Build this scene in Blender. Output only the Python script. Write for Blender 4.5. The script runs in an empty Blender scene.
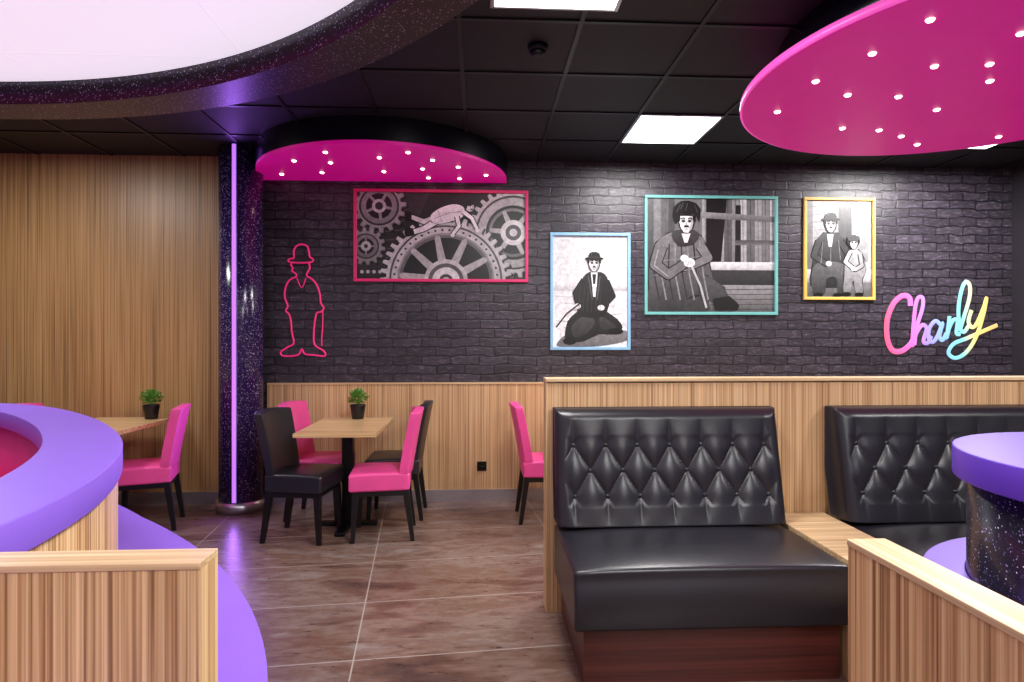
import bpy, bmesh, math, random
from mathutils import Vector, Matrix, noise
random.seed(7)
scene = bpy.context.scene
scene.view_settings.view_transform = 'Standard'
COL = scene.collection

# ------------------------------------------------------------------ materials
def lin(c):
    return tuple(((v/12.92) if v <= 0.04045 else ((v+0.055)/1.055)**2.4) for v in c)
def rgb(r, g, b): return lin((r/255, g/255, b/255)) + (1,)

def new_mat(name):
    m = bpy.data.materials.new(name); m.use_nodes = True
    nt = m.node_tree
    return m, nt, nt.nodes['Principled BSDF']
def N(nt, t, **kw):
    n = nt.nodes.new(t)
    for k, v in kw.items(): setattr(n, k, v)
    return n
def coords(nt, scale=(1, 1, 1), kind='Object', rot=(0, 0, 0)):
    tc = N(nt, 'ShaderNodeTexCoord'); mp = N(nt, 'ShaderNodeMapping')
    mp.inputs['Scale'].default_value = scale
    mp.inputs['Rotation'].default_value = rot
    nt.links.new(tc.outputs[kind], mp.inputs['Vector'])
    return mp.outputs['Vector']
def noise_tex(nt, vec, scale, detail=3, rough=0.5, dist=0):
    n = N(nt, 'ShaderNodeTexNoise')
    n.inputs['Scale'].default_value = scale; n.inputs['Detail'].default_value = detail
    n.inputs['Roughness'].default_value = rough; n.inputs['Distortion'].default_value = dist
    nt.links.new(vec, n.inputs['Vector']); return n.outputs['Fac']
def ramp(nt, fac, stops):
    r = N(nt, 'ShaderNodeValToRGB'); e = r.color_ramp.elements
    while len(e) < len(stops): e.new(0.5)
    for i, (p, c) in enumerate(stops):
        e[i].position = p; e[i].color = c
    nt.links.new(fac, r.inputs['Fac']); return r.outputs['Color']
def bump(nt, b, fac, strength=0.2, dist=0.01):
    n = N(nt, 'ShaderNodeBump'); n.inputs['Strength'].default_value = strength
    n.inputs['Distance'].default_value = dist
    nt.links.new(fac, n.inputs['Height']); nt.links.new(n.outputs['Normal'], b.inputs['Normal'])
def mix(nt, fac, a, b, blend='MIX'):
    m = N(nt, 'ShaderNodeMix', data_type='RGBA', blend_type=blend)
    for sock, v in ((m.inputs[0], fac), (m.inputs[6], a), (m.inputs[7], b)):
        if hasattr(v, 'is_linked') or hasattr(v, 'links'): nt.links.new(v, sock)
        else: sock.default_value = v
    return m.outputs[2]

def simple(name, col, rough=0.5, metal=0.0, emit=0, ecol=None, vary=0.06, coat=0, nscale=8, bumps=0):
    m, nt, b = new_mat(name)
    v = coords(nt)
    f = noise_tex(nt, v, nscale, 3)
    dark = tuple(c*(1-vary) for c in col[:3])+(1,); light = tuple(min(1, c*(1+vary)) for c in col[:3])+(1,)
    nt.links.new(ramp(nt, f, [(0.3, dark), (0.7, light)]), b.inputs['Base Color'])
    b.inputs['Roughness'].default_value = rough; b.inputs['Metallic'].default_value = metal
    b.inputs['Coat Weight'].default_value = coat
    if emit:
        b.inputs['Emission Color'].default_value = ecol or col
        b.inputs['Emission Strength'].default_value = emit
    if bumps: bump(nt, b, noise_tex(nt, v, 260, 2), bumps, 0.002)
    return m

def zebrano(name, light, mid, dark, freq=55, rough=0.4, along='Z', coarse=.2):
    m, nt, b = new_mat(name)
    s = {'Z': (freq, freq, 0.5), 'Y': (freq, 0.5, freq), 'X': (0.5, freq, freq)}[along]
    f = noise_tex(nt, coords(nt, s), 1.0, 3, 0.6, 0.15)
    c1 = ramp(nt, f, [(0.34, dark), (0.46, mid), (0.58, light), (0.8, light)])
    s2 = tuple(x*2.7 if x > 1 else x*2 for x in s)
    f2 = noise_tex(nt, coords(nt, s2), 1.0, 2)
    c2 = ramp(nt, f2, [(0.34, (0.7, 0.65, 0.6, 1)), (0.62, (1.07, 1.06, 1.05, 1))])
    s3 = tuple(x*.1 if x > 1 else x for x in s)
    f3 = noise_tex(nt, coords(nt, s3), 1.0, 1)
    c3 = ramp(nt, f3, [(0.35, (0.92, 0.9, 0.89, 1)), (0.65, (1.04, 1.04, 1.04, 1))])
    c = mix(nt, 0.85, c1, c2, 'MULTIPLY')
    nt.links.new(mix(nt, 1.0, c, c3, 'MULTIPLY'), b.inputs['Base Color'])
    b.inputs['Roughness'].default_value = rough
    return m

M = {}
M['wood'] = zebrano('zebrano_veneer', rgb(226, 190, 146), rgb(208, 168, 122), rgb(166, 124, 88), 120)
M['wood_wall'] = zebrano('zebrano_wall_panel', rgb(194, 156, 108), rgb(172, 134, 88), rgb(126, 94, 60), 100)
M['wood_near'] = zebrano('zebrano_veneer_gloss', rgb(234, 198, 146), rgb(204, 160, 108), rgb(136, 94, 58), 80)
M['wood_edge'] = zebrano('pale_oak_edge', rgb(238, 210, 166), rgb(228, 196, 150), rgb(212, 176, 130), 30, 0.4, 'X')
M['wood_edge_z'] = zebrano('pale_oak_edge_upright', rgb(238, 206, 158), rgb(226, 190, 140), rgb(206, 166, 118), 60, 0.4, 'Z')
M['wood_edge_y'] = zebrano('pale_oak_edge_side', rgb(238, 210, 166), rgb(228, 196, 150), rgb(212, 176, 130), 30, 0.4, 'Y')
M['table'] = zebrano('table_oak', rgb(236, 206, 158), rgb(222, 186, 134), rgb(196, 156, 106), 50, 0.3, 'X')
M['pink'] = simple('pink_leatherette', rgb(242, 80, 158), 0.45, bumps=0.1)
M['black_leather'] = simple('black_leather', rgb(34, 33, 40), 0.33, bumps=0.15)
M['black_wood'] = simple('black_lacquered_wood', rgb(16, 14, 15), 0.35)
M['black_metal'] = simple('black_metal', rgb(18, 18, 20), 0.4, 0.5)
M['steel'] = simple('brushed_steel', rgb(205, 205, 212), 0.3, 0.9)
M['purple'] = simple('purple_laminate', rgb(148, 108, 236), 0.4, vary=0.02)
M['purple_rim'] = simple('purple_laminate_rim', rgb(96, 70, 178), 0.35, vary=0.02)
M['purple_deep'] = simple('deep_violet_laminate', rgb(104, 64, 200), 0.35, vary=0.02)
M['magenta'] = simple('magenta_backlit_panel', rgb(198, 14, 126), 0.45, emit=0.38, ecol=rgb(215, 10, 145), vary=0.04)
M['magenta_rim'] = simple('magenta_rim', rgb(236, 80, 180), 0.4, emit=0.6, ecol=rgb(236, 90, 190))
M['drum'] = simple('navy_black_drum', rgb(12, 12, 24), 0.25)
M['white_glow'] = simple('white_light_panel', (.8, .8, .8, 1), 0.5, emit=0.76, ecol=(0.93, 0.87, 0.96, 1), vary=0)
M['seam'] = simple('light_panel_seam', (.7, .68, .72, 1), 0.5, emit=0.62, ecol=(0.93, 0.86, 0.95, 1), vary=0)
M['panel_glow'] = simple('ceiling_led_panel', (1, 1, 1, 1), 0.5, emit=7, ecol=(1, 0.97, 0.96, 1), vary=0)
M['bulb'] = simple('warm_spot_bulb', (1, 1, 1, 1), 0.5, emit=9, ecol=(1, 0.72, 0.6, 1), vary=0)
M['led'] = simple('violet_led', (0.3, 0.08, .7, 1), 0.5, emit=1.7, ecol=(0.36, 0.12, 1.0, 1), vary=0)
M['neon'] = simple('pink_neon_paint', rgb(236, 60, 130), 0.5, emit=0.3, ecol=rgb(245, 40, 120))
M['mahogany'] = zebrano('mahogany_plinth', rgb(90, 42, 37), rgb(80, 36, 32), rgb(64, 29, 26), 30, 0.35, 'X')
M['wallgrey'] = simple('warm_grey_plaster', rgb(150, 140, 145), 0.8)
M['charcoal'] = simple('charcoal_plaster', rgb(34, 31, 38), 0.6)
M['leaf'] = simple('green_leaf', rgb(94, 148, 58), 0.5, vary=0.4, nscale=60)
M['soil'] = simple('potting_soil', rgb(40, 28, 20), 0.9)
M['ceil_bar'] = simple('ceiling_grid_bar', rgb(9, 9, 14), 0.4)
for n, c in (('f_pink', rgb(232, 50, 120)), ('f_blue', rgb(140, 190, 226)), ('f_teal', rgb(110, 182, 180)), ('f_yel', rgb(232, 186, 90))):
    M[n] = simple('frame_paint_'+n, c, 0.4)

def glitter(name, thr=.9, scale=230, tint=(0.012, 0.010, 0.022, 1), rough=.16):
    m, nt, b = new_mat(name)
    v = N(nt, 'ShaderNodeTexVoronoi'); v.inputs['Scale'].default_value = scale
    nt.links.new(coords(nt), v.inputs['Vector'])
    sep = N(nt, 'ShaderNodeSeparateColor'); nt.links.new(v.outputs['Color'], sep.inputs[0])
    c = ramp(nt, sep.outputs[0], [(0.0, tint), (thr, tint), (thr+.03, (0.16, 0.12, 0.28, 1)), (1.0, (.7, .6, .85, 1))])
    nt.links.new(c, b.inputs['Base Color'])
    b.inputs['Roughness'].default_value = rough
    return m
M['glitter'] = glitter('black_glitter_laminate', .93, 240, rough=.28)
M['glitter_drum'] = glitter('black_glitter_drum', .955, 260, rough=.18)
M['glitter_col'] = glitter('violet_black_glitter_laminate', .91, 200, (0.024, 0.012, 0.075, 1))

def brick_mat():
    m, nt, b = new_mat('black_brick_wallpaper')
    tc = N(nt, 'ShaderNodeTexCoord'); sp = N(nt, 'ShaderNodeSeparateXYZ'); cb = N(nt, 'ShaderNodeCombineXYZ')
    nt.links.new(tc.outputs['Object'], sp.inputs[0])
    nt.links.new(sp.outputs['X'], cb.inputs['X']); nt.links.new(sp.outputs['Z'], cb.inputs['Y'])
    nt.links.new(sp.outputs['Y'], cb.inputs['Z'])
    nz = N(nt, 'ShaderNodeTexNoise'); nz.inputs['Scale'].default_value = 8; nz.inputs['Detail'].default_value = 4
    nt.links.new(cb.outputs[0], nz.inputs['Vector'])
    vs = N(nt, 'ShaderNodeVectorMath', operation='SCALE'); vs.inputs['Scale'].default_value = 0.055
    sub = N(nt, 'ShaderNodeVectorMath', operation='SUBTRACT'); sub.inputs[1].default_value = (0.5, 0.5, 0.5)
    nt.links.new(nz.outputs['Color'], sub.inputs[0]); nt.links.new(sub.outputs[0], vs.inputs[0])
    add = N(nt, 'ShaderNodeVectorMath', operation='ADD')
    nt.links.new(cb.outputs[0], add.inputs[0]); nt.links.new(vs.outputs[0], add.inputs[1])
    br = N(nt, 'ShaderNodeTexBrick'); br.inputs['Scale'].default_value = 1
    br.inputs['Brick Width'].default_value = 0.25; br.inputs['Row Height'].default_value = 0.078
    br.inputs['Mortar Size'].default_value = 0.009; br.inputs['Mortar Smooth'].default_value = 0.8
    br.inputs['Color1'].default_value = rgb(66, 60, 70); br.inputs['Color2'].default_value = rgb(46, 42, 50)
    br.inputs['Mortar'].default_value = rgb(19, 17, 22); br.inputs['Bias'].default_value = -0.1
    nt.links.new(add.outputs[0], br.inputs['Vector'])
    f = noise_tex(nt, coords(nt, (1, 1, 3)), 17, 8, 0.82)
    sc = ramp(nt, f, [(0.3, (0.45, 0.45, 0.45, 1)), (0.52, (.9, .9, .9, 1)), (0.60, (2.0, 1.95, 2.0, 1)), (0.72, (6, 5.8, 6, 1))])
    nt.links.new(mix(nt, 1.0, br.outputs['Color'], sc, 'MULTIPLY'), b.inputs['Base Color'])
    b.inputs['Roughness'].default_value = 0.36
    mth = N(nt, 'ShaderNodeMath', operation='SUBTRACT'); nt.links.new(f, mth.inputs[0]); nt.links.new(br.outputs['Fac'], mth.inputs[1])
    bump(nt, b, mth.outputs[0], 0.22, 0.006)
    return m
M['brick'] = brick_mat()

def floor_mat():
    m, nt, b = new_mat('rust_stone_floor_tile')
    f = noise_tex(nt, coords(nt, (0.8, 2.2, 1)), 1.5, 10, 0.68, 0.15)
    c = ramp(nt, f, [(0.34, rgb(84, 68, 62)), (0.44, rgb(118, 92, 80)), (0.5, rgb(138, 120, 110)), (0.56, rgb(120, 94, 80)), (0.66, rgb(150, 140, 134))])
    f2 = noise_tex(nt, coords(nt, (2.2, 8, 1)), 3.6, 8, 0.75)
    c2 = ramp(nt, f2, [(0.34, (0.62, 0.58, 0.57, 1)), (0.5, (.95, .93, .92, 1)), (0.65, (1.15, 1.15, 1.15, 1))])
    f3 = noise_tex(nt, coords(nt, (1, 1.6, 1)), 1.0, 2, 0.5)
    c3 = ramp(nt, f3, [(0.38, (0.9, 0.8, 0.74, 1)), (0.6, (1.05, 1.08, 1.1, 1))])
    cc = mix(nt, 1.0, mix(nt, 0.85, c, c2, 'MULTIPLY'), c3, 'MULTIPLY')
    mp = N(nt, 'ShaderNodeMapping'); tc = N(nt, 'ShaderNodeTexCoord')
    nt.links.new(tc.outputs['Object'], mp.inputs['Vector']); mp.inputs['Location'].default_value = (0.282+6, -2.75+6, 0)
    mp.inputs['Rotation'].default_value = (0, 0, -0.096)
    br = N(nt, 'ShaderNodeTexBrick'); br.offset = 0; br.inputs['Scale'].default_value = 1
    br.inputs['Brick Width'].default_value = 1.2; br.inputs['Row Height'].default_value = 0.6
    br.inputs['Mortar Size'].default_value = 0.0034; br.inputs['Mortar Smooth'].default_value = 0
    br.inputs['Color1'].default_value = (1, 1, 1, 1); br.inputs['Color2'].default_value = (.84, .84, .84, 1)
    nt.links.new(mp.outputs[0], br.inputs['Vector'])
    cc = mix(nt, 1.0, cc, br.outputs['Color'], 'MULTIPLY')
    nt.links.new(mix(nt, br.outputs['Fac'], cc, rgb(168, 158, 150)), b.inputs['Base Color'])
    nt.links.new(ramp(nt, f2, [(0.3, (0.24,)*3+(1,)), (0.7, (0.4,)*3+(1,))]), b.inputs['Roughness'])
    bump(nt, b, f2, 0.03, 0.003)
    return m
M['floor'] = floor_mat()

def ceiling_mat():
    m, nt, b = new_mat('black_ceiling_tile')
    f = noise_tex(nt, coords(nt), 90, 3)
    nt.links.new(ramp(nt, f, [(0.3, rgb(12, 11, 18)), (0.7, rgb(19, 18, 27))]), b.inputs['Base Color'])
    b.inputs['Roughness'].default_value = 0.6
    return m
M['ceiling'] = ceiling_mat()

def art_mat():
    m, nt, b = new_mat('black_white_photo_print')
    at = N(nt, 'ShaderNodeVertexColor'); at.layer_name = 'Col'
    f = noise_tex(nt, coords(nt), 22, 7, 0.75)
    c2 = ramp(nt, f, [(0.3, (0.6, 0.6, 0.61, 1)), (0.66, (1.3, 1.28, 1.3, 1))])
    nt.links.new(mix(nt, 0.9, at.outputs['Color'], c2, 'MULTIPLY'), b.inputs['Base Color'])
    b.inputs['Roughness'].default_value = 0.35
    return m
M['art'] = art_mat()

def charly_mat():
    m, nt, b = new_mat('rainbow_gradient_lettering')
    tc = N(nt, 'ShaderNodeTexCoord'); sp = N(nt, 'ShaderNodeSeparateXYZ'); nt.links.new(tc.outputs['Object'], sp.inputs[0])
    mr = N(nt, 'ShaderNodeMapRange'); mr.inputs['From Min'].default_value = 3.646; mr.inputs['From Max'].default_value = 4.70
    nt.links.new(sp.outputs['X'], mr.inputs['Value'])
    c = ramp(nt, mr.outputs[0], [(0.0, rgb(240, 84, 120)), (0.2, rgb(232, 100, 176)), (0.36, rgb(160, 130, 222)), (0.52, rgb(130, 178, 235)), (0.68, rgb(130, 218, 215)), (0.8, rgb(238, 228, 130)), (0.95, rgb(246, 190, 120))])
    nt.links.new(c, b.inputs['Base Color']); nt.links.new(c, b.inputs['Emission Color'])
    b.inputs['Emission Strength'].default_value = 0.35; b.inputs['Roughness'].default_value = 0.7
    return m
M['charly'] = charly_mat()

# ------------------------------------------------------------------ geometry helpers
def link(o, parent=None):
    COL.objects.link(o)
    if parent: o.parent = parent
    return o
def empty(name, loc=(0, 0, 0), rz=0):
    e = bpy.data.objects.new(name, None); e.location = loc; e.rotation_euler = (0, 0, rz)
    e.empty_display_size = 0.1
    return link(e)
def mesh(name, vs, fs, mat, parent=None, smooth=False):
    me = bpy.data.meshes.new(name); me.from_pydata([tuple(v) for v in vs], [], fs); me.update()
    if smooth:
        for p in me.polygons: p.use_smooth = True
    me.materials.append(M[mat]); o = bpy.data.objects.new(name, me)
    return link(o, parent)
def bm_obj(name, bm, mat, parent=None, smooth=False, fix=True):
    if fix: bmesh.ops.recalc_face_normals(bm, faces=bm.faces)
    me = bpy.data.meshes.new(name); bm.to_mesh(me); bm.free()
    if smooth:
        for p in me.polygons: p.use_smooth = True
    me.materials.append(M[mat]); o = bpy.data.objects.new(name, me)
    return link(o, parent)
def box(name, lo, hi, mat, parent=None, bev=0.0, seg=2, cuts=0, deform=None, smooth=None):
    bm = bmesh.new(); bmesh.ops.create_cube(bm, size=1)
    if cuts: bmesh.ops.subdivide_edges(bm, edges=bm.edges, cuts=cuts, use_grid_fill=True)
    for v in bm.verts:
        v.co = Vector([lo[i]+(v.co[i]+0.5)*(hi[i]-lo[i]) for i in range(3)])
        if deform: v.co = deform(v.co)
    o = bm_obj(name, bm, mat, parent, smooth if smooth is not None else bev > 0)
    if bev:
        md = o.modifiers.new('bevel', 'BEVEL'); md.width = bev; md.segments = seg; md.limit_method = 'ANGLE'
        md.angle_limit = math.radians(50); md.harden_normals = False
        if smooth is None and not deform:
            wn = o.modifiers.new('wn', 'WEIGHTED_NORMAL')
    return o
def cyl(name, c, r1, r2, h, mat, parent=None, n=48, bev=0.0):
    bm = bmesh.new()
    bmesh.ops.create_cone(bm, cap_ends=True, segments=n, radius1=r1, radius2=r2, depth=h)
    for v in bm.verts: v.co += Vector((c[0], c[1], c[2]+h/2))
    o = bm_obj(name, bm, mat, parent)
    for p in o.data.polygons: p.use_smooth = len(p.vertices) == 4
    if bev:
        md = o.modifiers.new('bevel', 'BEVEL'); md.width = bev; md.segments = 2; md.limit_method = 'ANGLE'; md.angle_limit = 0.9
    return o
def tapered(name, p0, p1, w0, w1, mat, parent):
    vs = []
    for p, w in ((p0, w0), (p1, w1)):
        for sx, sy in ((-1, -1), (1, -1), (1, 1), (-1, 1)):
            vs.append((p[0]+sx*w/2, p[1]+sy*w/2, p[2]))
    fs = [(3, 2, 1, 0), (4, 5, 6, 7)]+[(i, (i+1) % 4, 4+(i+1) % 4, 4+i) for i in range(4)]
    return mesh(name, vs, fs, mat, parent)
def circle(c, r, n=96, a0=0, a1=2*math.pi, closed=True):
    k = n if closed else n+1
    return [(c[0]+r*math.cos(a0+(a1-a0)*i/n), c[1]+r*math.sin(a0+(a1-a0)*i/n)) for i in range(k)]
def slab(name, outer, z0, z1, mat, parent=None, inner=None, smooth=True, bev=0.0):
    n = len(outer)
    vs = [(x, y, z0) for x, y in outer]+[(x, y, z1) for x, y in outer]
    fs = [(i, (i+1) % n, n+(i+1) % n, n+i) for i in range(n)]
    if inner:
        vs += [(x, y, z0) for x, y in inner]+[(x, y, z1) for x, y in inner]
        for i in range(n):
            j = (i+1) % n
            fs += [(2*n+j, 2*n+i, 3*n+i, 3*n+j), (n+i, n+j, 3*n+j, 3*n+i), (j, i, 2*n+i, 2*n+j)]
    else:
        fs += [tuple(range(n-1, -1, -1)), tuple(range(n, 2*n))]
    o = mesh(name, vs, fs, mat, parent)
    if smooth:
        for p in o.data.polygons:
            p.use_smooth = len(p.vertices) == 4 and abs(p.normal.z) < 0.5
    if bev:
        md = o.modifiers.new('bevel', 'BEVEL'); md.width = bev; md.segments = 2; md.limit_method = 'ANGLE'; md.angle_limit = 0.9
    return o
def catmull(pts, closed=True, k=10):
    out = []; n = len(pts); rng = range(n) if closed else range(n-1)
    def g(i):
        return Vector(pts[i % n]) if closed else Vector(pts[max(0, min(n-1, i))])
    for i in rng:
        p0, p1, p2, p3 = g(i-1), g(i), g(i+1), g(i+2)
        for j in range(k):
            t = j/k
            out.append(0.5*((2*p1)+(p2-p0)*t+(2*p0-5*p1+4*p2-p3)*t*t+(3*p1-p0-3*p2+p3)*t**3))
    if not closed: out.append(Vector(pts[-1]))
    return out
def offset(path, d):
    n = len(path); out = []
    for i in range(n):
        t = (Vector(path[(i+1) % n])-Vector(path[i-1])).normalized()
        dd = d(path[i]) if callable(d) else d
        out.append((path[i][0]+t.y*dd, path[i][1]-t.x*dd))   # CCW path -> outward
    return out
def tube(name, pts, r, mat, parent=None, closed=False):
    cu = bpy.data.curves.new(name, 'CURVE'); cu.dimensions = '3D'
    sp = cu.splines.new('POLY'); sp.points.add(len(pts)-1)
    for p, q in zip(sp.points, pts): p.co = (q[0], q[1], q[2], 1)
    sp.use_cyclic_u = closed; cu.bevel_depth = r; cu.bevel_resolution = 3; cu.use_fill_caps = True
    cu.materials.append(M[mat]); o = bpy.data.objects.new(name, cu)
    return link(o, parent)
def area(name, loc, size, power, col=(1, 1, 1), rot=(0, 0, 0), parent=None, size_y=None):
    l = bpy.data.lights.new(name, 'AREA'); l.energy = power; l.size = size; l.color = col
    if size_y: l.shape = 'RECTANGLE'; l.size_y = size_y
    o = bpy.data.objects.new(name, l); o.location = loc; o.rotation_euler = rot
    return link(o, parent)

# ------------------------------------------------------------------ room shell
XL, XR, YB, YF, H = -5.6, 4.84, 5.4, -3.2, 2.95
box('floor', (XL-.1, YF-.1, -0.1), (XR+.1, YB+.1, 0), 'floor')
box('ceiling', (XL-.1, YF-.1, H), (XR+.1, YB+.1, H+0.1), 'ceiling')
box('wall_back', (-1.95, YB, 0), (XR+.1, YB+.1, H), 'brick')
box('wall_back_wood', (XL-.1, YB, 0), (-1.95, YB+.1, H), 'wood_wall')
box('wall_left', (XL-.1, YF-.1, 0), (XL, YB, H), 'wood_wall')
box('wall_right', (XR, YF-.1, 0), (XR+.1, YB, H), 'charcoal')
box('wall_front', (XL, YF-.1, 0), (XR, YF, H), 'wallgrey')
box('trim_wainscot', (-1.80, YB-0.035, 0.10), (XR, YB, 1.01), 'wood')
box('trim_wainscot_cap', (-1.80, YB-0.045, 1.01), (XR, YB, 1.022), 'wood_edge')
box('baseboard_back', (-1.80, YB-0.045, 0), (XR, YB, 0.10), 'steel')
box('baseboard_left_back', (XL, YB-0.02, 0), (-2.10, YB, 0.10), 'steel')
bm = bmesh.new()
def addbox(bm, lo, hi):
    r = bmesh.ops.create_cube(bm, size=1)
    for v in r['verts']: v.co = Vector([lo[i]+(v.co[i]+0.5)*(hi[i]-lo[i]) for i in range(3)])
x = -5.5
while x < XR:
    addbox(bm, (x-.012, YF, H-.008), (x+.012, YB, H)); x += 0.6
y = -2.98
while y < YB:
    addbox(bm, (XL, y-.012, H-.0085), (XR, y+.012, H)); y += 0.6
bm_obj('trim_ceiling_grid', bm, 'ceil_bar')

def led_panel(x0, y0, power=30):
    e = empty('ceiling_light_panel', (x0+.3, y0+.3, H))
    box('frame', (-.3, -.3, -.014), (.3, .3, -.002), 'steel', e)
    box('diffuser', (-.28, -.28, -.017), (.28, .28, -.0145), 'panel_glow', e)
    area('panel_lamp', (0, 0, -.03), 0.55, power, (1, .97, .96), parent=e)
led_panel(1.10, 4.22, 42)
led_panel(0.05, 2.30, 44)
led_panel(3.50, 4.22, 85)
led_panel(3.50, 0.62, 75)
led_panel(1.10, -0.58, 85)
led_panel(-1.9, -2.4, 75)
led_panel(1.7, -2.4, 85)
led_panel(-3.7, 3.62, 34)

e = empty('ceiling_smoke_detector', (0.31, 3.29, H))
cyl('base', (0, 0, -.03), .05, .055, .03, 'black_metal', e, 24)
cyl('dome', (0, 0, -.055), .025, .045, .025, 'black_metal', e, 24)

# ------------------------------------------------------------------ column with LED
e = empty('glitter_column', (-1.955, 5.20, 0))
cyl('shaft', (0, 0, 0.09), .17, .17, H-.09, 'glitter_col', e, 64)
cyl('steel_base_ring', (0, 0, 0), .19, .19, .09, 'steel', e, 64)
box('led_channel', (-.005, -.182, .09), (.033, -.165, H-.009), 'steel', e)
box('led_strip', (.001, -.190, .1), (.027, -.1825, H-.01), 'led', e)
area('led_strip_lamp', (.014, -.20, 1.5), .03, 9, (.4, .15, 1), (math.radians(-90), 0, 0), e, 2.7)

# ------------------------------------------------------------------ ceiling light ring (white)
e = empty('round_light_canopy', (-2.3, 0.4, 0))
slab('light_panel', circle((0, 0), 2.6, 160), 2.585, 2.60, 'white_glow', e)
slab('glitter_skirt', circle((0, 0), 2.80, 160), 2.480, 2.70, 'glitter', e, circle((0, 0), 2.602, 160))
slab('hanger_drum', circle((0, 0), 2.3, 96), 2.70, H, 'drum', e, circle((0, 0), 2.2, 96))
bm = bmesh.new()
for k in range(-2, 3):
    for a, b in ((0, 1), (1, 0)):
        c = k*1.0+.3; L = math.sqrt(2.59**2-c*c)
        if a: addbox(bm, (-L, c-.003, 2.5842), (L, c+.003, 2.585))
        else: addbox(bm, (c-.003, -L, 2.5840), (c+.003, L, 2.585))
bm_obj('panel_seams', bm, 'seam', e)

# ------------------------------------------------------------------ magenta discs
def spots(e, pts, z):
    bm = bmesh.new()
    for x, y in pts:
        r = bmesh.ops.create_cone(bm, cap_ends=True, segments=12, radius1=.013, radius2=.018, depth=.008)
        for v in r['verts']: v.co += Vector((x, y, z))
    bm_obj('spot_bulbs', bm, 'bulb', e)
def scatter(n, test, R, dmin):
    out = []; t = 0
    while len(out) < n and t < 5000:
        t += 1
        p = (random.uniform(-R, R), random.uniform(-R, R))
        if test(p) and all((p[0]-q[0])**2+(p[1]-q[1])**2 > dmin*dmin for q in out): out.append(p)
    return out
e = empty('starlight_ceiling_disc', (2.59, 2.97, 0))
slab('underside', circle((0, 0), 1.20, 128), 2.665, 2.69, 'magenta', e)
slab('rim', circle((0, 0), 1.212, 128), 2.669, 2.705, 'magenta_rim', e, circle((0, 0), 1.201, 128))
slab('drum', circle((0, 0), 1.02, 96), 2.705, H, 'drum', e)
spots(e, scatter(28, lambda p: p[0]**2+p[1]**2 < 1.05, 1.05, .22), 2.662)
e = empty('starlight_ceiling_half_disc', (-0.806, YB, 0))
slab('underside', circle((0, 0), 1.04, 64, math.pi, 2*math.pi, False), 2.755, 2.78, 'magenta', e, smooth=False)
slab('drum', circle((0, 0), 1.045, 64, math.pi, 2*math.pi, False), 2.781, H, 'drum', e, smooth=False)
spots(e, scatter(14, lambda p: p[0]**2+p[1]**2 < .85 and p[1] < -.12, 1.0, .24), 2.752)

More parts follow.
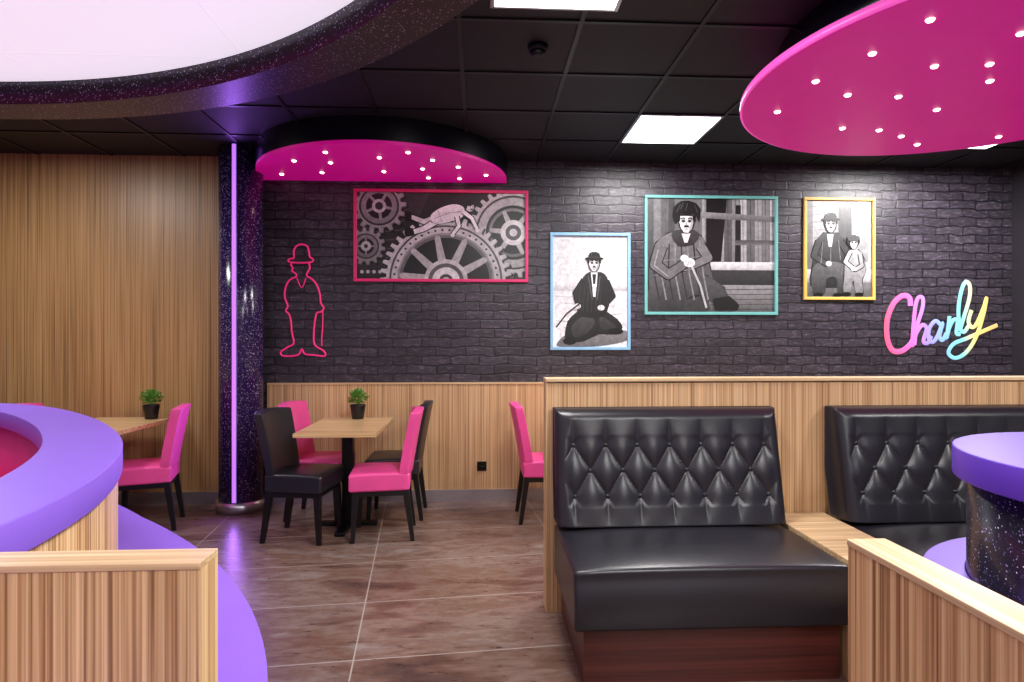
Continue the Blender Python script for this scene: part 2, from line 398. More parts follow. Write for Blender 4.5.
# ------------------------------------------------------------------ wall posters
class Art:
    def __init__(s, x0, y0, x1, y1):
        s.b = (x0, y0, x1, y1); s.P = []
    def clip(s, pts):
        x0, y0, x1, y1 = s.b
        for ax, lim, sg in ((0, x0, 1), (0, x1, -1), (1, y0, 1), (1, y1, -1)):
            out = []
            for i in range(len(pts)):
                a, b = pts[i-1], pts[i]
                ia, ib = (a[ax]-lim)*sg >= 0, (b[ax]-lim)*sg >= 0
                if ia != ib:
                    t = (lim-a[ax])/(b[ax]-a[ax]); out.append((a[0]+(b[0]-a[0])*t, a[1]+(b[1]-a[1])*t))
                if ib: out.append(b)
            pts = out
            if len(pts) < 3: return []
        return pts
    def poly(s, pts, g, g2=None):
        ys = [p[1] for p in pts]; a, b = min(ys), max(ys)
        c = s.clip(list(pts))
        if len(c) >= 3:
            s.P.append((c, [g if g2 is None else g+(g2-g)*(p[1]-a)/max(b-a, 1e-6) for p in c]))
    def fig(s, pts, g, g2=None, o=1.2, og=10):
        cx = sum(p[0] for p in pts)/len(pts); cy = sum(p[1] for p in pts)/len(pts)
        s.poly([(p[0]+o*(1 if p[0] > cx else -1), p[1]+o*(1 if p[1] > cy else -1)) for p in pts], og)
        s.poly([tuple(p) for p in catmull([Vector(p) for p in pts], True, 4)], g, g2)
    def rect(s, x0, y0, x1, y1, g, g2=None): s.poly([(x0, y0), (x1, y0), (x1, y1), (x0, y1)], g, g2)
    def ell(s, cx, cy, rx, ry, g, g2=None, rot=0, n=28):
        c, d = math.cos(rot), math.sin(rot); L = []
        for i in range(n):
            a = 2*math.pi*i/n; X, Y = rx*math.cos(a), ry*math.sin(a)
            L.append((cx+X*c-Y*d, cy+X*d+Y*c))
        s.poly(L, g, g2)
    def line(s, pts, w, g, w2=None):
        n = len(pts)-1
        for i in range(n):
            (ax, ay), (bx, by) = pts[i], pts[i+1]
            l = math.hypot(bx-ax, by-ay) or 1; nx, ny = -(by-ay)/l, (bx-ax)/l
            wa = (w if w2 is None else w+(w2-w)*i/n)/2; wb = (w if w2 is None else w+(w2-w)*(i+1)/n)/2
            s.poly([(ax+nx*wa, ay+ny*wa), (bx+nx*wb, by+ny*wb), (bx-nx*wb, by-ny*wb), (ax-nx*wa, ay-ny*wa)], g)
            if w > 2: s.ell(bx, by, wb, wb, g, n=14)
    def limb(s, pts, w, g, w2=None):
        s.line(pts, w+2, 14, None if w2 is None else w2+2); s.line(pts, w, g, w2)
    def gear(s, cx, cy, r, teeth, h, g, g2=None, ph=0):
        L = []
        for i in range(teeth):
            for f, rr in ((0, r-h), (.12, r), (.46, r), (.58, r-h)):
                a = 2*math.pi*(i+f)/teeth+ph; L.append((cx+rr*math.cos(a), cy+rr*math.sin(a)))
        s.poly(L, g, g2)
    def wheel(s, cx, cy, r, teeth, h, g, rings, spokes, hub, ph=0):
        s.gear(cx+1.5, cy+2, r+1, teeth, h, 10, ph=ph)
        s.gear(cx+.8, cy+1, r, teeth, h, g*.5, ph=ph)
        s.gear(cx, cy, r, teeth, h, g, g*.8, ph=ph)
        for rr, gg in rings: s.ell(cx, cy, rr, rr, gg, gg*.8, n=48)
        R = rings[-1][0]
        for i in range(spokes):
            a = ph+2*math.pi*i/spokes
            s.line([(cx, cy), (cx+R*math.cos(a), cy+R*math.sin(a))], r*.15, g*.85, r*.09)
        for rr, gg in hub: s.ell(cx, cy, rr, rr, gg)
    def build(s, name, X0, Z0, X1, Z1, frame, fw=0.026):
        e = empty(name, ((X0+X1)/2, YB, (Z0+Z1)/2)); w, h = (X1-X0)/2, (Z1-Z0)/2
        box('frame_top', (-w, -.024, h-fw), (w, 0, h), frame, e, .003)
        box('frame_bottom', (-w, -.024, -h), (w, 0, -h+fw), frame, e, .003)
        box('frame_left', (-w, -.024, -h+fw), (-w+fw, 0, h-fw), frame, e, .003)
        box('frame_right', (w-fw, -.024, -h+fw), (w, 0, h-fw), frame, e, .003)
        w -= fw; h -= fw
        x0, y0, x1, y1 = s.b; vs = []; fs = []; cols = []
        step = min(0.00012, .019/len(s.P))
        for k, (pts, gs) in enumerate(s.P):
            b = len(vs)
            A = sum(pts[i-1][0]*pts[i][1]-pts[i][0]*pts[i-1][1] for i in range(len(pts)))
            if A > 0: pts = pts[::-1]; gs = gs[::-1]
            for p in pts: vs.append((-w+(p[0]-x0)/(x1-x0)*2*w, -.002-k*step, h-(p[1]-y0)/(y1-y0)*2*h))
            fs.append(tuple(range(b, b+len(pts)))); cols += [max(0, min(255, g)) for g in gs]
        o = mesh('print', vs, fs, 'art', e)
        ca = o.data.color_attributes.new('Col', 'FLOAT_COLOR', 'POINT')
        for i, g in enumerate(cols):
            c = lin((g/255,)*3); ca.data[i].color = (c[0], c[1], c[2]*1.03, 1)

def face(a, cx, cy, r, hat=True, tash=1.0):
    # long, lean face lit from the left
    a.ell(cx, cy, r*.88, r*1.26, 24)
    a.poly([(cx-r*.74, cy-r*.7), (cx-r*.78, cy), (cx-r*.6, cy+r*.65), (cx-r*.28, cy+r*1.1), (cx+r*.2, cy+r*1.14), (cx+r*.6, cy+r*.7), (cx+r*.76, cy), (cx+r*.74, cy-r*.7)], 236, 208)
    a.poly([(cx+r*.34, cy-r*.7), (cx+r*.74, cy-r*.7), (cx+r*.76, cy), (cx+r*.6, cy+r*.7), (cx+r*.2, cy+r*1.14), (cx+r*.4, cy+r*.4), (cx+r*.5, cy)], 172, 150)
    for sx in (-1, 1):
        a.ell(cx+sx*r*.34, cy-r*.16, r*.24, r*.2, 112); a.ell(cx+sx*r*.34, cy-r*.14, r*.14, r*.11, 18)
        a.line([(cx+sx*r*.12, cy-r*.42), (cx+sx*r*.4, cy-r*.5), (cx+sx*r*.66, cy-r*.36)], r*.15, 22)
    a.poly([(cx-r*.03, cy-.2*r), (cx+r*.1, cy+r*.24), (cx-r*.14, cy+r*.26)], 165)
    if tash: a.poly([(cx-r*.16*tash, cy+r*.3), (cx+r*.16*tash, cy+r*.3), (cx+r*.27*tash, cy+r*.56), (cx-r*.27*tash, cy+r*.56)], 12)
    a.line([(cx-.2*r, cy+.74*r), (cx+.2*r, cy+.74*r)], r*.07, 120)
    for sx in (-1, 1): a.poly([(cx+sx*r*.66, cy-r*.8), (cx+sx*r*1.02, cy-r*.75), (cx+sx*r*1.0, cy-r*.05), (cx+sx*r*.72, cy-r*.1)], 18)
    if hat:
        a.ell(cx, cy-r*.78, r*1.4, r*.28, 12)
        a.poly([(cx-r*.88, cy-r*.8), (cx-r*.9, cy-r*1.2), (cx-r*.72, cy-r*1.58), (cx-r*.3, cy-r*1.78), (cx+r*.3, cy-r*1.78), (cx+r*.72, cy-r*1.58), (cx+r*.9, cy-r*1.2), (cx+r*.88, cy-r*.8)], 26)
        a.line([(cx-r*.88, cy-r*.98), (cx+r*.88, cy-r*.98)], r*.18, 50)
        a.line([(cx-r*.45, cy-r*1.3), (cx-r*.35, cy-r*1.6)], r*.12, 80)

# poster 1 - man on giant cog wheels
a = Art(357, 192, 526, 280)
a.rect(357, 192, 526, 280, 30, 52)
a.poly([(357, 192), (430, 192), (420, 215), (357, 235)], 56)
for i in range(9): a.line([(357, 198+i*9), (405, 194+i*9)], .8, 84)
a.wheel(379, 206, 27, 16, 5, 180, [(20, 60), (18, 155), (13, 36)], 5, [(7, 195), (4, 50)], .2)
a.wheel(366, 247, 19, 14, 3.5, 155, [(13, 56), (11.5, 130), (8, 30)], 4, [(5, 180), (2, 40)])
a.rect(357, 266, 390, 280, 46, 28)
for i in range(5): a.ell(362+i*6, 273, 1.8, 1.8, 170)
a.wheel(514, 232, 46, 30, 5, 214, [(38, 70), (36, 196), (28, 40), (25, 136), (22, 30)], 6, [(13, 218), (8, 80), (4, 205)], .1)
a.wheel(446, 282, 66, 44, 6, 208, [(57, 84), (55, 206), (49, 150), (47, 110), (44, 30)], 10, [(22, 200), (18, 88), (14, 218), (7, 60), (4, 195)], .12)
for i in range(22):
    t = math.pi*(1.04+.92*i/21); a.ell(446+52*math.cos(t), 282+52*math.sin(t), 1.2, 1.2, 60)
# worker in pale overalls stretched across the top of the cog
a.limb([(437, 217), (424, 222), (411, 217)], 5.6, 210, 4.2)
a.limb([(437, 221), (424, 229), (412, 233)], 6, 236, 4.6)
a.fig([(405, 212), (411, 213), (411, 219), (406, 220)], 18, None, .6); a.fig([(405, 230), (412, 229), (414, 235), (406, 237)], 18, None, .6)
a.fig([(431, 215), (440, 208), (452, 204), (461, 205), (465, 210), (462, 217), (452, 221), (440, 224), (432, 222)], 255, 222, .8)
a.line([(438, 210), (442, 222)], .6, 160); a.line([(434, 219), (448, 213), (462, 211)], .8, 170)
a.limb([(457, 216), (459, 226), (453, 234)], 4, 238, 3); a.ell(452.5, 235.5, 2.2, 1.9, 230)
a.limb([(463, 211), (472, 218), (477, 228)], 4, 252, 3); a.ell(477.5, 230, 2, 2.3, 230)
a.ell(469.5, 205.5, 5, 5.6, 12); a.ell(470, 206.6, 4.1, 4.6, 236, 205); a.ell(469, 202.8, 4.8, 2.8, 12); a.ell(465.8, 205.4, 1.7, 3.1, 14)
a.ell(470.6, 206, .6, .6, 20); a.ell(472.8, 206, .5, .6, 20); a.poly([(470.6, 208.2), (473, 208.2), (473.3, 209.5), (470.3, 209.5)], 18)
a.build('movie_poster', -1.079, 1.891, .423, 2.689, 'f_pink')

# poster 2 - tramp kneeling on the sand
a = Art(552, 235, 628, 348)
a.rect(552, 235, 628, 348, 205, 232)
a.rect(552, 284, 628, 292, 215, 180)
a.rect(552, 291, 628, 348, 218, 242)
for i in range(14):
    yy = 296+i*3.6; xx = 552+(i*29) % 50
    a.line([(xx, yy), (xx+14, yy+1.2), (xx+26, yy)], 1, 192)
a.fig([(556, 344), (570, 334), (604, 336), (626, 331), (628, 341), (600, 347), (562, 348)], 130, 100, 0)
a.fig([(564, 338), (567, 322), (577, 312), (590, 308), (605, 311), (618, 320), (623, 328), (617, 335), (598, 335), (584, 342), (569, 343)], 34, 22, .3, 20)
a.fig([(571, 327), (584, 316), (595, 322), (586, 334), (574, 338)], 66, 46, .2, 30)
a.fig([(600, 317), (612, 323), (617, 330), (602, 330)], 62, 40, .2, 30)
a.ell(616, 332, 8, 3.4, 12); a.ell(569, 342, 7, 3.8, 12)
a.fig([(583, 277), (589, 272), (601, 272), (607, 277), (611, 292), (609, 306), (603, 317), (581, 317), (576, 306), (578, 290)], 38, 20, .3, 14)
a.poly([(590.5, 272), (597.5, 272), (596, 297), (593, 297)], 225)
a.poly([(592, 274), (596, 274), (595, 284), (593, 284)], 20)
a.line([(588, 276), (592, 300)], 1.2, 80); a.line([(600, 276), (597, 300)], 1.2, 80)
a.line([(584, 280), (575, 293), (577, 304)], 7.4, 28, 5.5); a.ell(577, 306.5, 3.4, 2.8, 225)
a.line([(606, 281), (613, 296), (604, 306)], 7.4, 30, 5.5); a.ell(601, 308, 3.6, 2.8, 225)
for i in range(6): a.line([(580+i*4, 287), (578+i*4.4, 312)], .6, 56)
a.line([(555, 328), (566, 314), (579, 304), (583, 300)], 1.5, 40)
face(a, 594, 263.5, 6.8)
a.build('movie_poster', .616, 1.301, 1.324, 2.328, 'f_blue')

# poster 3 - tramp sitting hunched by the plank door
a = Art(647, 199, 775, 312)
a.rect(647, 199, 775, 312, 110, 80)
for i in range(10):
    x = 702+i*7.6; g = (165, 128, 190, 104, 156, 205, 120, 176, 140, 200)[i]
    a.rect(x, 199, x+6.9, 262, g, g*.75)
    a.line([(x+3, 199), (x+3.6, 262)], .8, g*.6)
a.poly([(706, 199), (727, 199), (721, 262), (706, 262)], 22)
a.poly([(736, 205), (741, 205), (741, 262), (735, 262)], 26)
a.poly([(698, 212), (775, 216), (775, 222), (698, 218)], 150, 90); a.rect(735, 240, 775, 245, 70, 110)
a.rect(700, 262, 775, 270, 225, 180); a.rect(700, 270, 775, 285, 56, 32)
a.rect(692, 285, 775, 312, 140, 80)
for i in range(5): a.line([(700, 290+i*5), (775, 289+i*5)], .8, 66)
for i in range(4):
    g = (80, 118, 92, 74)[i]; a.rect(647+i*7, 199, 653.4+i*7, 290, g, g*.7)
a.rect(647, 286, 700, 312, 90, 56)
a.fig([(650, 262), (656, 244), (668, 234), (684, 232), (700, 236), (707, 248), (709, 264), (713, 282), (708, 300), (706, 312), (653, 312), (649, 288)], 112, 46, 1, 16)
a.fig([(664, 286), (684, 272), (706, 276), (724, 288), (729, 302), (718, 306), (700, 295), (687, 299), (681, 312), (661, 312)], 84, 38, .8, 14)
for i in range(8):
    a.line([(657+i*6, 246-i*.8), (654+i*7, 274), (659+i*7, 300)], 1.4, 128 if i % 2 else 40)
a.line([(656, 262), (706, 256)], .8, 120); a.line([(653, 276), (700, 268)], .8, 120)
a.limb([(661, 246), (655, 265), (668, 275), (684, 264)], 12, 98, 8)
a.line([(658, 250), (654, 266), (668, 277)], 1.2, 140)
a.limb([(700, 246), (708, 258), (694, 265)], 9.5, 112, 7)
a.ell(689, 263, 5.6, 4.4, 232); a.ell(684, 258.5, 4, 3.4, 215)
for i in range(4): a.line([(686+i*1.7, 260.5), (687+i*1.8, 266)], .5, 110)
a.fig([(671, 236), (676, 231), (694, 231), (699, 236), (692, 245), (678, 246)], 60, 40, .4, 20)
a.poly([(681, 234), (690, 234), (687, 243), (684, 243)], 205)
a.line([(691, 266), (700, 286), (706, 308)], 2, 180)
a.fig([(714, 300), (728, 297), (738, 304), (736, 309), (716, 309)], 12)
face(a, 686, 223, 9.0, hat=False, tash=1.25)
a.fig([(675.5, 224), (672, 217), (673.5, 208), (680, 202.5), (688, 201.5), (696, 204.5), (700, 211), (698.5, 222), (695, 216), (691, 213.6), (687, 215), (682, 213), (679, 215.5)], 18, 26, .2, 12)
for q in ([(680, 205), (676, 213)], [(687, 204), (685, 211)], [(694, 206), (697, 213)], [(683, 203), (680, 210)]): a.line(q, .6, 84)
a.build('movie_poster', 1.449, 1.611, 2.650, 2.666, 'f_teal')

# poster 4 - tramp and child on the doorstep
a = Art(805, 200, 872, 298)
a.rect(805, 200, 872, 298, 190, 140)
a.rect(805, 200, 812, 298, 140, 90); a.rect(852, 200, 872, 270, 215, 165)
a.rect(838, 202, 852, 262, 100, 66); a.rect(858, 208, 869, 262, 170, 130)
for i in range(7): a.line([(812, 206+i*8), (838, 205+i*8)], .8, 140)
a.rect(805, 270, 872, 283, 205, 150); a.rect(805, 283, 872, 298, 110, 80)
a.fig([(812, 262), (815, 242), (823, 233), (837, 233), (844, 241), (847, 262), (846, 280), (839, 288), (812, 288), (809, 280)], 74, 34, .8, 16)
a.fig([(812, 268), (826, 262), (842, 264), (848, 272), (846, 294), (837, 295), (836, 279), (826, 280), (824, 295), (812, 294)], 100, 46, .6, 20)
a.limb([(818, 241), (813, 256), (825, 264)], 6, 68, 5); a.ell(828, 264, 3, 2.6, 222)
a.limb([(840, 241), (848, 254), (852, 262)], 6, 60, 5)
a.poly([(826, 234), (833, 234), (831, 247), (828, 247)], 215)
for q in ([(822, 242), (820, 264)], [(838, 240), (840, 260)], [(830, 248), (830, 262)]): a.line(q, .8, 125)
a.fig([(845, 257), (850, 250), (858, 250), (864, 259), (866, 272), (862, 280), (863, 293), (856, 294), (853, 281), (849, 294), (843, 293), (844, 276)], 172, 110, .8, 24)
a.limb([(850, 252), (845, 262), (852, 268)], 3.6, 195); a.limb([(860, 254), (862, 266), (855, 270)], 3.6, 160); a.ell(853, 269, 2.6, 2.2, 230)
a.ell(846, 295, 4.5, 2.2, 15); a.ell(859, 295.5, 4.5, 2.2, 15); a.ell(817, 296, 5, 2.2, 12); a.ell(837, 296, 5, 2.2, 12)
face(a, 830, 224.5, 6.8)
a.ell(853, 241, 6.6, 6.4, 40); face(a, 853.5, 243.5, 5, hat=False, tash=0); a.ell(853, 238.2, 6.4, 3.2, 80)
a.build('movie_poster', 2.889, 1.748, 3.544, 2.663, 'f_yel')

# neon figure outline
def wallmap(p, D, R, y):
    return (R[0]+(p[0]-D[0])/(D[2]-D[0])*(R[2]-R[0]), y, R[3]-(p[1]-D[1])/(D[3]-D[1])*(R[3]-R[1]))
D = (281, 243, 326, 358); R = (-1.696, 1.234, -1.316, 2.22)
e = empty('neon_tramp_outline')
def neon(name, pts, r=.0065, closed=False, k=3):
    tube(name, [wallmap(p, D, R, YB-.008) for p in catmull([Vector(p) for p in pts], closed, k)], r, 'neon', e, closed)
neon('body_outline', [(293, 262), (291, 265), (293, 268), (292, 271), (296, 274), (296, 277), (290, 280), (286, 287), (285, 297), (288, 306), (286, 311), (289, 314), (291, 320), (292, 332), (294, 343), (288, 347), (281, 352), (284, 356), (298, 355), (302, 349), (305, 354), (314, 355), (325, 356), (324, 351), (315, 345), (314, 334), (315, 322), (317, 313), (321, 312), (324, 308), (321, 303), (320, 294), (317, 285), (312, 279), (307, 276), (308, 272), (310, 268), (309, 263)], .0075)
neon('bowler_hat', [(289, 262), (290, 259), (294, 258), (294, 251), (297, 246), (302, 244.5), (307, 246), (309, 251), (310, 257), (313, 259), (312, 262), (301, 263)], .0075, True)
neon('walking_cane', [(323, 310), (323, 325), (322, 338), (322, 346)], .005)
neon('lapel', [(297, 278), (302, 288), (306, 278)], .0045)

# script lettering (flat ribbons on the wall)
D2 = (885, 282, 997, 358); R2 = (3.646, 1.226, 4.70, 1.914)
e = empty('script_wall_lettering')
strokes = {
 'letter_c': [(910, 306), (909, 298), (902, 296), (893, 304), (887, 320), (887, 338), (892, 350), (901, 351), (910, 344), (915, 334)],
 'letter_h': [(914, 345), (916, 328), (922, 308), (922, 298), (917, 299), (914, 314), (912, 345), (916, 333), (922, 325), (926, 329), (923, 341), (927, 343), (931, 336)],
 'letter_a': [(941, 326), (935, 321), (929, 328), (928, 338), (932, 342), (937, 336), (942, 323), (939, 336), (942, 340), (946, 333)],
 'letter_r': [(949, 316), (948, 325), (946, 338), (949, 327), (953, 320), (957, 321), (956, 333), (960, 334)],
 'letter_l': [(959, 331), (964, 315), (969, 297), (969, 285), (965, 282), (961, 290), (958, 308), (959, 326), (963, 332), (968, 326)],
 'letter_y': [(971, 310), (968, 321), (971, 327), (976, 324), (983, 308), (986, 298), (983, 314), (976, 336), (966, 352), (955, 358), (948, 353), (953, 344), (967, 338), (983, 331), (997, 325)],
}
for k, (n, s) in enumerate(strokes.items()):
    w = .025 if n == 'letter_c' else .019
    o = tube(n, [wallmap(p, D2, R2, 0) for p in catmull([Vector(p) for p in s], False, 8)], w, 'charly', e)
    o.location = (0, YB-.004, 0); o.scale = (1, .10, 1)

e = empty('wall_socket', (.02, YB-.035, .30))
box('plate', (-.04, -.012, -.04), (.04, 0, .04), 'black_metal', e, .004)
cyl('insert', (0, -.013, -.002), .022, .022, .004, 'black_wood', e, 20)

# ------------------------------------------------------------------ chairs / tables
def chair(x, y, rz, mat):
    e = empty('dining_chair', (x, y, 0), rz)     # local front = +X
    def back(co):
        t = (co.z-.45)/.43; w = 1+.10*t
        rake = -.06*t-.02*t*t
        bow = -.03*(1-(co.y/.2)**2)
        crown = .016*(1-(co.y/.2)**2)*max(0, t-.5)*2
        return Vector((co.x+rake+bow, co.y*w, co.z+crown))
    box('backrest', (-.18, -.195, .455), (-.115, .195, .885), mat, e, .022, 3, 7, back)
    def seat(co):
        k = (1-(co.x/.24)**2)*(1-(co.y/.24)**2)
        return Vector((co.x, co.y*(1+.06*(co.x/.22)), co.z+(.018*k if co.z > .43 else 0)))
    box('seat', (-.195, -.205, .35), (.215, .205, .47), mat, e, .03, 3, 7, seat)
    box('apron', (-.18, -.19, .315), (.19, .19, .355), 'black_wood', e, .004)
    tapered('leg_1', (.19, .185, 0), (.172, .168, .34), .028, .044, 'black_wood', e)
    tapered('leg_2', (.19, -.185, 0), (.172, -.168, .34), .028, .044, 'black_wood', e)
    tapered('leg_3', (-.215, .18, 0), (-.165, .168, .36), .028, .044, 'black_wood', e)
    tapered('leg_4', (-.215, -.18, 0), (-.165, -.168, .36), .028, .044, 'black_wood', e)
    return e
def table(x, y, sx, sy):
    e = empty('cafe_table', (x, y, 0))
    box('top', (-sx/2, -sy/2, .722), (sx/2, sy/2, .752), 'table', e, .003)
    box('underframe', (-.16, -.2, .705), (.16, .2, .722), 'black_metal', e)
    box('column', (-.04, -.04, .03), (.04, .04, .705), 'black_metal', e, .004)
    box('foot_1', (-.22, -.035, 0), (.22, .035, .028), 'black_metal', e, .006)
    box('foot_2', (-.035, -.3, 0), (.035, .3, .0285), 'black_metal', e, .006)
def plant(x, y, z, seed):
    random.seed(seed)
    e = empty('potted_plant', (x, y, z))
    cyl('pot', (0, 0, 0), .046, .064, .115, 'black_wood', e, 28, .004)
    cyl('soil', (0, 0, .1135), .055, .055, .004, 'soil', e, 20)
    bm = bmesh.new()
    for i in range(150):
        th = random.uniform(0, 2*math.pi); ph = random.uniform(0.1, 1.5); r = random.uniform(.05, .10)
        c = Vector((r*math.cos(th)*math.sin(ph), r*math.sin(th)*math.sin(ph), .13+r*1.1*math.cos(ph)))
        d = (c-Vector((0, 0, .10))).normalized()
        up = Vector((random.uniform(-.4, .4), random.uniform(-.4, .4), 1)).normalized()
        s = d.cross(up).normalized(); L = random.uniform(.026, .044); W = L*.4
        vs = [c-d*L*.4, c+s*W, c+d*L*.6+up*-.004, c-s*W]
        bv = [bm.verts.new(v) for v in vs]; bm.faces.new(bv)
    for i in range(26):
        th = random.uniform(0, 2*math.pi); r = random.uniform(.02, .06)
        a0 = Vector((0, 0, .10)); b0 = Vector((r*math.cos(th), r*math.sin(th), .18)); s = Vector((.0015, 0, 0))
        bm.faces.new([bm.verts.new(v) for v in (a0-s, a0+s, b0+s, b0-s)])
    bm_obj('leaves', bm, 'leaf', e, fix=False)

PI = math.pi
table(-.985, 4.72, .56, .90); plant(-.98, 5.06, .7525, 3)
chair(-1.24, 4.46, -.16, 'black_leather')
chair(-1.25, 4.98, -.10, 'pink')
chair(-.69, 4.48, PI+.08, 'pink')
chair(-.66, 4.98, PI, 'black_leather')
table(-2.82, 4.84, .62, .88); plant(-2.64, 5.14, .7525, 5)
chair(-2.48, 4.76, PI+.28, 'pink')
chair(-3.26, 4.92, 0.05, 'pink')
table(.88, 4.78, .60, .88)
chair(.52, 4.84, 0.02, 'pink')

# ------------------------------------------------------------------ booth partition + benches
e = empty('booth_partition')
box('panel', (.345, 3.14, 0), (4.6, 3.24, 1.165), 'wood', e)
box('cap', (.335, 3.13, 1.172), (4.6, 3.25, 1.19), 'wood_edge', e, .003)
box('end_edge', (.336, 3.135, 0), (.345, 3.245, 1.172), 'wood_edge_z', e)
def bench(x0, x1):
    e = empty('tufted_booth_bench', ((x0+x1)/2, 0, 0)); w = (x1-x0)/2
    box('plinth', (-w+.045, 2.46, 0), (w-.02, 3.12, .25), 'mahogany', e)
    def seat(co):
        k = max(0, (1-(co.x/w)**4))*max(0, 1-((co.y-2.72)/.34)**4)
        z = co.z+(.022*k if co.z > .36 else 0)
        yy = co.y
        if co.y < 2.5 and co.z < .44: yy -= .02*math.sin(math.pi*(co.z-.24)/.2)
        return Vector((co.x, yy, z))
    box('seat_cushion', (-w, 2.41, .235), (w, 3.06, .475), 'black_leather', e, .035, 4, 15, seat)
    nx, nz = 190, 96; Hh = .545; z0 = .50; vs = []; fs = []
    px, pz = .158, .236
    zo = .135; lo, hi = zo, zo+pz
    def h(x, z):
        zz = z-zo
        a = x/px+zz/pz; b = x/px-zz/pz
        dia = (abs(math.sin(PI*a))*abs(math.sin(PI*b)))**.42
        if z < lo or z > hi:
            dd = (lo-z) if z < lo else (z-hi)
            fade = min(1, max(0, dd/.13)); t = min(1, dd/.05)
            c2 = abs(math.sin(PI*x/px))**.5
            return dia*(1-t)+(c2*(1-fade)+fade)*t
        return dia
    for j in range(nz+1):
        v = j/nz; z = v*Hh
        for i in range(nx+1):
            u = i/nx; x = -w+u*2*w
            edge = min(u*2*w, (1-u)*2*w, (1-v)*Hh); ed = min(1, edge/.05)
            rnd = math.sqrt(max(0, 1-(1-ed)**2))
            inside = min(1, max(0, (min(u*2*w, (1-u)*2*w)-.03)/.05))
            inside = inside*inside*(3-2*inside)
            d = .035*rnd+.022*h(x, z)*rnd*inside+.015*(1-inside)*rnd
            yb = 2.955+.12*v
            vs.append((x, yb-d, z0+z))
    for j in range(nz):
        for i in range(nx):
            q = j*(nx+1)+i; fs.append((q, q+1, q+nx+2, q+nx+1))
    border = [i for i in range(nx+1)]+[j*(nx+1)+nx for j in range(1, nz+1)]+[nz*(nx+1)+i for i in range(nx-1, -1, -1)]+[j*(nx+1) for j in range(nz-1, 0, -1)]
    b0 = len(vs)
    for q in border:
        x, y, z = vs[q]; vs.append((x, min(3.13, y+.125), z))
    n = len(border)
    for i in range(n): fs.append((border[i], b0+i, b0+(i+1) % n, border[(i+1) % n]))
    fs.append(tuple(b0+i for i in range(n)))
    o = mesh('tufted_backrest', vs, fs, 'black_leather', e, True)
    o.data.polygons[len(fs)-1].use_smooth = False
    bm = bmesh.new()
    for jj in range(3):
        z = zo+jj*pz/2; off = .5*px if jj % 2 else 0
        for k in range(-8, 9):
            x = k*px+off
            if abs(x) > w-.05: continue
            yb = 2.955+.12*(z/Hh)-.038
            r = bmesh.ops.create_uvsphere(bm, u_segments=12, v_segments=8, radius=.011)
            for v in r['verts']: v.co = Vector((v.co.x+x, v.co.y*.6+yb, v.co.z+z0+z))
    bm_obj('tuft_buttons', bm, 'black_leather', e, True)
bench(.37, 1.49); bench(1.79, 2.91); bench(3.21, 4.33)
for a0, a1 in ((1.495, 1.785), (2.915, 3.205)):
    e = empty('booth_divider_box')
    box('body', (a0, 2.44, 0), (a1, 3.135, .47), 'wood', e)
    box('lid', (a0, 2.43, .47), (a1, 3.135, .49), 'wood_edge', e, .002)

# ------------------------------------------------------------------ left curved counter
P = [(-.985, 1.30), (-1.06, 1.76), (-1.25, 2.24), (-1.53, 2.70), (-1.95, 3.22), (-2.46, 3.70), (-2.95, 3.96), (-3.5, 3.92), (-4.05, 3.5), (-4.4, 2.8), (-4.5, 1.9), (-4.3, 1.0), (-3.8, .3), (-3.1, -.1), (-2.4, -.15), (-1.75, .1), (-1.25, .55), (-1.03, .95)]
path = [tuple(p) for p in catmull([Vector(p) for p in P], True, 12)]
for _ in range(6):
    path = [((path[i-1][0]+2*path[i][0]+path[(i+1) % len(path)][0])/4, (path[i-1][1]+2*path[i][1]+path[(i+1) % len(path)][1])/4) for i in range(len(path))]
e = empty('curved_island_counter')
slab('counter_top', path, .915, 1.0, 'purple', e, offset(path, -.25), bev=.004)
slab('counter_wall', offset(path, -.015), 0, .915, 'wood_near', e, offset(path, -.12))
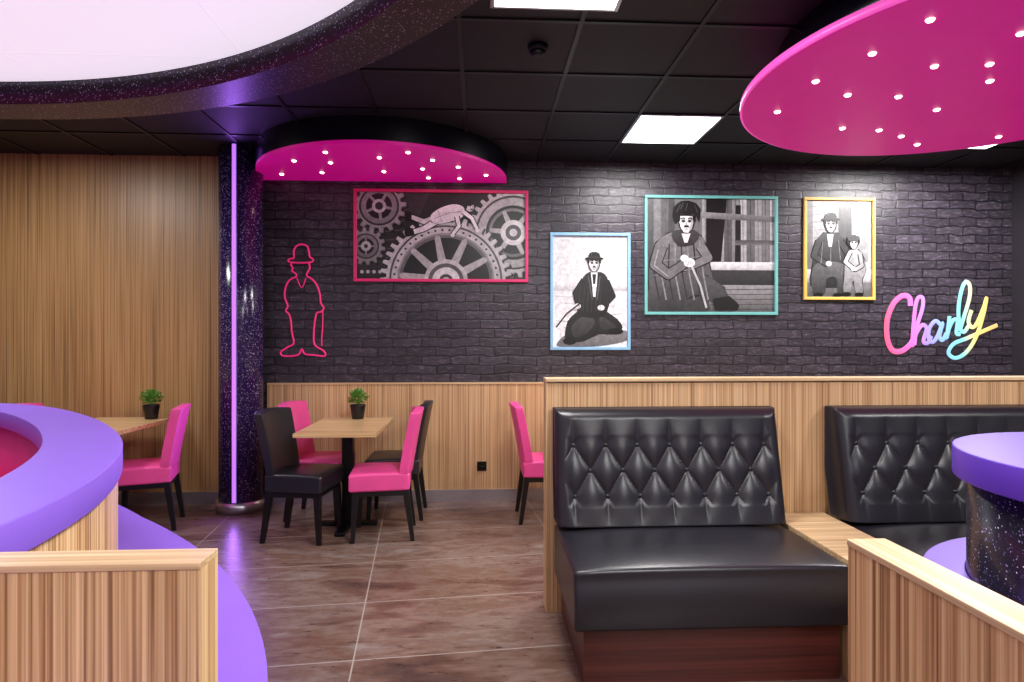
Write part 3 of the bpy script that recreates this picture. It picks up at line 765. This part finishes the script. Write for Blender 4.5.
slab('pink_upholstered_back', offset(path, -.121), .40, .914, 'pink', e, offset(path, -.20))
slab('pink_bench_seat', offset(path, -.201), .36, .46, 'pink', e, offset(path, -.62), bev=.02)
slab('bench_base', offset(path, -.201), 0, .36, 'black_wood', e, offset(path, -.56))
def led_off(k):
    return lambda p: k+max(0, min(1, (3.3-p[1])/1.7))*.20
slab('lower_ledge', offset(path, led_off(.265)), .37, .42, 'purple', e, offset(path, -.014), bev=.004)
slab('ledge_base', offset(path, led_off(.18)), 0, .37, 'purple_rim', e, offset(path, -.013))
e = empty('wood_end_partition')
box('panel', (-1.03, 1.20, 0), (-.529, 1.28, .948), 'wood_near', e)
box('cap', (-1.03, 1.198, .948), (-.527, 1.282, .962), 'wood_edge', e, .002)
box('side_edge', (-.529, 1.20, 0), (-.527, 1.28, .948), 'wood_edge_z', e)
e = empty('wood_side_partition')
box('panel', (.777, .30, 0), (.857, 1.27, .948), 'wood_near', e)
box('cap', (.775, .30, .948), (.859, 1.272, .962), 'wood_edge_y', e, .002)

# right round counter
e = empty('round_bar_counter', (2.10, 1.68, 0))
slab('top', circle((0, 0), .605, 96), .935, 1.03, 'purple_deep', e, bev=.004)
slab('glitter_drum', circle((0, 0), .565, 96), 0, .935, 'glitter_drum', e)
slab('shelf', circle((0, 0), .69, 96), .56, .61, 'purple', e, circle((0, 0), .567, 96), bev=.004)
slab('base', circle((0, 0), .66, 96), 0, .56, 'wood_near', e, circle((0, 0), .568, 96))

# ------------------------------------------------------------------ world / camera
w = bpy.data.worlds.new('room_ambient'); scene.world = w; w.use_nodes = True
w.node_tree.nodes['Background'].inputs[0].default_value = (.8, .75, .9, 1)
w.node_tree.nodes['Background'].inputs[1].default_value = 0.3

cam = bpy.data.cameras.new('camera'); co = bpy.data.objects.new('camera', cam); COL.objects.link(co)
cam.sensor_width = 36; cam.lens = 36*620/1024; cam.clip_start = .02
co.location = (0, 0, 1.38); co.rotation_euler = (math.radians(90), 0, math.radians(-3.0))
scene.camera = co
